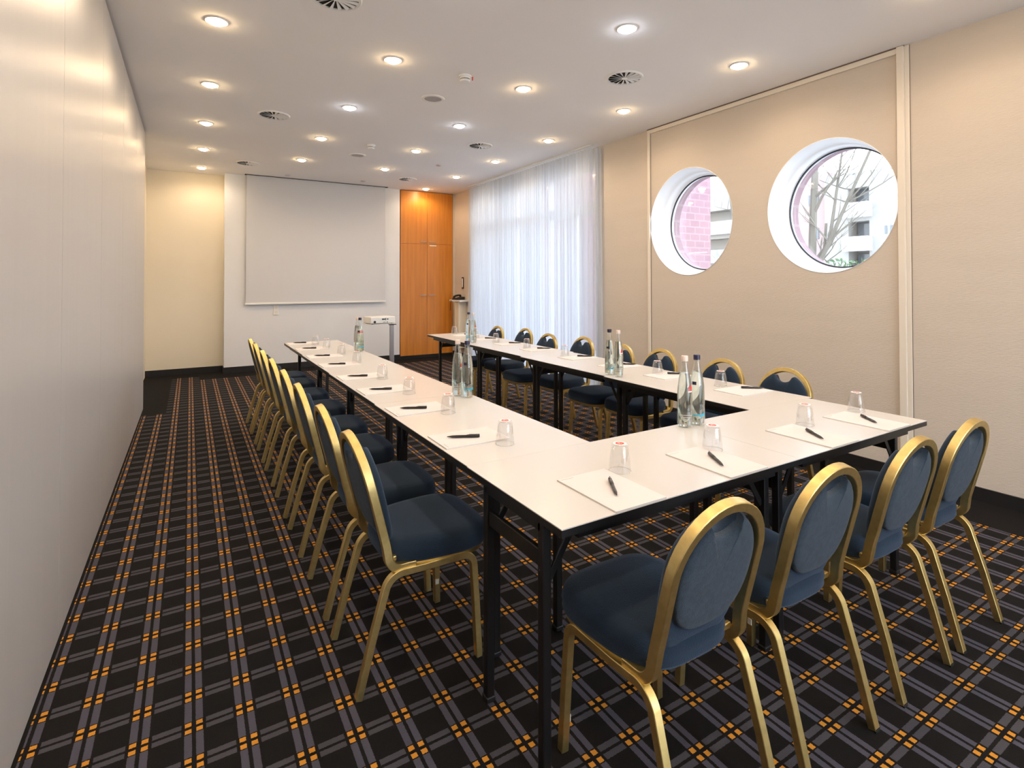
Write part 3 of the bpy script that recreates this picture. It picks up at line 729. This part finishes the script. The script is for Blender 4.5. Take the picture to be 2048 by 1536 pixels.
# ------------------------------------------------------------------ bottles
def make_bottle(cap, lab, mark):
    root = thing('water_bottle', lab, 'bottle', group='glass mineral water bottles')
    prof = [(0, .004), (.028, .0), (.0345, .006), (.0355, .014), (.0352, .10), (.0345, .150), (.0325, .185), (.0290, .215), (.0240, .243), (.0190, .262), (.0155, .278), (.0135, .295), (.0132, .308)]
    MB().lathe(prof, n=36, cap=False).build('glass_body', M['bglass'], root, smooth=60)
    wp = [(0, .008), (.027, .0065), (.0325, .012), (.0332, .10), (.0325, .150), (.0305, .185), (.0270, .215), (.0222, .243), (.0205, .249), (0, .249)]
    MB().lathe(wp, n=32, cap=False).build('water', M['water'], root, smooth=60)
    MB().lathe([(.0138, .300), (.0160, .302), (.0160, .308), (.0138, .310)], n=24, cap=False).build('neck_ring', M['bglass'], root, smooth=True)
    MB().lathe([(.0155, .304), (.0158, .324), (.0145, .328), (0, .328)], n=24, cap=False).build('cap', cap, root, smooth=True)
    # clear label with printed wave, wrapped on the front
    def patch(a0, a1, z0, z1, r, nn=14, wave=0.):
        vs = []; fs = []
        for k in range(nn+1):
            a = a0 + (a1-a0)*k/nn; t = k/nn
            dz = wave*math.sin(t*2*PI*1.5)
            h1 = (z1-z0)*(.35 + .65*t) if wave else (z1-z0)
            vs += [(r*math.cos(a), r*math.sin(a), z0 + dz), (r*math.cos(a), r*math.sin(a), z0 + dz + h1)]
        for k in range(nn): fs.append((2*k, 2*k+2, 2*k+3, 2*k+1))
        return vs, fs
    MB().add(*patch(-2.7, .6, .035, .075, .0360)).build('label', M['label'], root, smooth=True)
    if mark == 'wave':
        MB().add(*patch(-1.9, -.7, .045, .060, .0364, wave=.003)).add(*patch(-2.3, -1.9, .046, .052, .0364)).build('printed_wave', M['cyan'], root)
        MB().add(*patch(-2.5, -1.9, .19, .205, .0330)).build('neck_mark', M['navy'], root)
    else:
        MB().add(*patch(-2.5, -.8, .058, .061, .0364)).add(*patch(-2.3, -1.1, .048, .051, .0364)).build('printed_lines', M['ink'], root)
        MB().add([(.0335*math.cos(a), .0335*math.sin(a), z) for a, z in ((-1.35,.170),(-.75,.170),(-.75,.185),(-1.0,.200),(-1.2,.188))], [(0,1,2,3,4)]).build('red_mark', M['red'], root)
        MB().add(*patch(-1.40, -.72, .164, .1695, .0345)).build('white_bar', M['cardw'], root)
    return root
M['label'] = glassy('clear_film_label', (.82, .86, .84), .10, .3)
M['cyan'] = mat('cyan_print', (.05, .42, .62), .5)
bp1 = bp2 = None
BT = [((1.976, 1.715), 'r', 'glass water bottle with pale cap and red mark, left one at the inner corner'), ((2.056, 1.712), 'w', 'glass water bottle with dark blue cap, right one at the inner corner'),
      ((1.366, 2.885), 'r', 'glass water bottle with pale cap, left of pair in middle of left arm'), ((1.392, 2.812), 'w', 'glass water bottle with dark blue cap, right of pair on left arm'),
      ((1.402, 5.240), 'r', 'glass water bottle with pale cap, back one near far end of left arm'), ((1.408, 5.170), 'w', 'glass water bottle with dark cap, front one near far end of left arm'),
      ((2.612, 2.955), 'w', 'glass water bottle with dark cap, left of pair in middle of right arm'), ((2.608, 2.858), 'r', 'glass water bottle with pale cap, right of pair on right arm'),
      ((2.700, 5.420), 'w', 'glass water bottle with dark cap, left of pair at far right arm'), ((2.680, 5.260), 'r', 'glass water bottle with pale cap, right of pair at far right arm')]
for (x, y), k, lab in BT:
    rz = math.atan2(-y, -x) + PI/2 + .25      # printed side faces the aisle end of the table
    if k == 'r':
        if bp1 is None: bp1 = make_bottle(M['wcap'], lab, 'red'); o = bp1
        else: o = copy_tree(bp1, None, None, lab)
    else:
        if bp2 is None: bp2 = make_bottle(M['navy'], lab, 'wave'); o = bp2
        else: o = copy_tree(bp2, None, None, lab)
    o.location = (x, y, TH + .0002); o.rotation_euler = (0, 0, rz)

# ------------------------------------------------------------------ outside
struct(MB().box(-30, 60, -40, 60, -.4, -.12).build('ground', M['ground']))
def facade(root, x, depth, y0, y1, z1, mt, opens):
    """solid block whose -x face has recessed openings"""
    ysx = sorted({y0, y1, *[o[0] for o in opens], *[o[1] for o in opens]}); zs = sorted({-.1, z1, *[o[2] for o in opens], *[o[3] for o in opens]})
    mb = MB(); rc = MB()
    for a, b in zip(ysx[:-1], ysx[1:]):
        for c, d in zip(zs[:-1], zs[1:]):
            op = any(o[0] <= a and b <= o[1] and o[2] <= c and d <= o[3] for o in opens)
            mb.box(x + (.7 if op else 0), x + depth, a, b, c, d)
    mb.build('wall', mt, root)
r1 = thing('apartment_building', 'pale apartment block with stacked balconies seen through the large porthole', 'building', (22, 10, 0))
def rel(o_): pass
opens = []
for z0, z1 in ((1.9, 2.75), (3.15, 3.75), (4.45, 5.05)): opens.append((10.25, 11.0, z0, z1))
facade(r1, 0, 8, -1.5, 1.9, 5.65, M['bldw'], [(o[0]-10, o[1]-10, o[2], o[3]) for o in opens])
facade(r1, .3, 8, 1.9, 3.6, 5.9, M['bldp'], [])
for z0 in (1.9, 3.15, 4.45):
    MB().box(-.35, 0, .15, 1.1, z0 - .55, z0).build('balcony', M['frame'], r1)
    MB().box(.6, .65, .3, .95, z0, z0 + .6).build('window', M['pane'], r1)
for z0 in (1.8, 3.2, 4.6): MB().box(.27, .31, 2.3, 2.7, z0, z0 + .45).build('window', M['pane'], r1)
for k in range(3): MB().box(-.02, .02, -.35 - k*.18, -.28 - k*.18, 3.2, 3.5).build('window', M['pane'], r1)
MB().box(-.1, .3, .75, .85, 5.6, 6.3).build('chimney', M['silver'], r1)
r2 = thing('terraced_building', 'pale building with long balcony bands seen through the farther porthole', 'building', (24, 19, 0))
ops = [(-4, 15, z, z + .6) for z in (1.6, 3.1, 4.6)]
facade(r2, 0, 8, -5, 16, 6.6, M['bldw'], ops)
for z in (1.6, 3.1, 4.6): MB().box(-.3, 0, -4.5, 15.5, z - .7, z).build('balcony', M['bldw'], r2)
r3 = MB().box(7.6, 11.86, 9.4, 11.5, -.1, 9).build('brick_building', M['brick']); tag(r3, 'red brick wing filling left half of the farther porthole view', 'building')
r4 = MB().box(4.95, 6.35, 9.3, 11.2, -.1, 9).build('curtain_dimming_block', M['wing']); tag(r4, 'grey block added outside to dull the left part of the curtain', 'building')  # added block: cuts the sky light behind the curtain's left part
def tree(loc, seed, limbs, lab):
    rd = random.Random(seed); mb = MB(); sec = [(math.cos(2*PI*k/6), math.sin(2*PI*k/6)) for k in range(6)]
    def twig(p, d, L, r, dep):
        pts = [Vector(p)]; dd = Vector(d).normalized(); n = 5
        for i in range(n):
            dd = (dd + Vector((rd.uniform(-.16, .16), rd.uniform(-.16, .16), rd.uniform(-.05, .12)))).normalized(); pts.append(pts[-1] + dd*L/n)
        rr = [r*(1 - .6*i/n) for i in range(n+1)]
        mb.sweep(pts, dd.orthogonal(), rr, rr, sec)
        if dep > 0:
            for k in range(3):
                i = rd.randint(1, n); side = Vector((rd.uniform(-.5, .5), rd.uniform(-1, 1), rd.uniform(.1, .9)))
                twig(pts[i], dd*.5 + side*.8, L*.6, rr[i]*.6, dep-1)
    for pts, r0, r1, nt in limbs:
        P = [Vector(p) for p in pts]; Q = []
        for i in range(len(P)-1):
            for k in range(5):
                t = k/5; a_, b_, c_, d_ = P[max(i-1,0)], P[i], P[i+1], P[min(i+2,len(P)-1)]
                Q.append(.5*((2*b_) + (c_-a_)*t + (2*a_-5*b_+4*c_-d_)*t*t + (3*b_-a_-3*c_+d_)*t**3))
        Q.append(P[-1]); rr = [r0 + (r1-r0)*i/(len(Q)-1) for i in range(len(Q))]
        mb.sweep(Q, (1, 0, 0), rr, rr, sec)
        for k in range(nt):
            i = rd.randint(len(Q)//3, len(Q)-1); s_ = rd.choice((-1, 1))
            twig(Q[i], (rd.uniform(-.4,.4), s_, rd.uniform(.3, 1.2)), rd.uniform(.6, 1.1), rr[i]*.5, 2)
    o = mb.build('bare_tree', M['bark'], loc=loc, smooth=True); tag(o, lab, 'tree', 'bare winter trees outside')
tree((10, 0, 0), 5, [([(0,5.70,-.1),(0,5.66,1.5),(0,5.62,2.7),(.1,5.60,4.2)], .085, .05, 7), ([(0,5.66,1.5),(-.1,5.28,2.15),(0,5.02,2.85),(.1,4.55,4.0)], .045, .018, 7),
     ([(-.08,5.30,2.1),(0,5.22,2.9),(.1,5.10,4.1)], .032, .014, 6), ([(0,5.68,1.35),(0,5.45,1.9),(-.1,5.33,2.5)], .03, .02, 3)],
     'bare winter tree with forking branches seen through the large porthole')
tree((14.5, 0, 0), 11, [([(0,10.4,-.1),(0,10.5,2.0),(0,10.8,4.5)], .07, .02, 6)], 'thin bare tree at the right edge of the farther porthole view')
hd = MB(); rd = random.Random(3)
for k in range(900):
    a = Vector((rd.uniform(-.6, .6), rd.gauss(0, .55), 0)); z = rd.uniform(.1, 1.75) + .25*math.cos(a.y*1.5); s = .07
    u = Vector((rd.uniform(-1,1), rd.uniform(-1,1), rd.uniform(-1,1))).normalized()*s; v_ = u.orthogonal().normalized()*s
    p = Vector((a.x, a.y, z)); hd.add([p-u, p+v_*.5, p+u, p-v_*.5], [(0,1,2,3)])
hb_ = hd.build('garden_shrub', M['leaf'], loc=(14, 7.0, 0)); tag(hb_, 'green shrub at the bottom of the large porthole view', 'shrub')
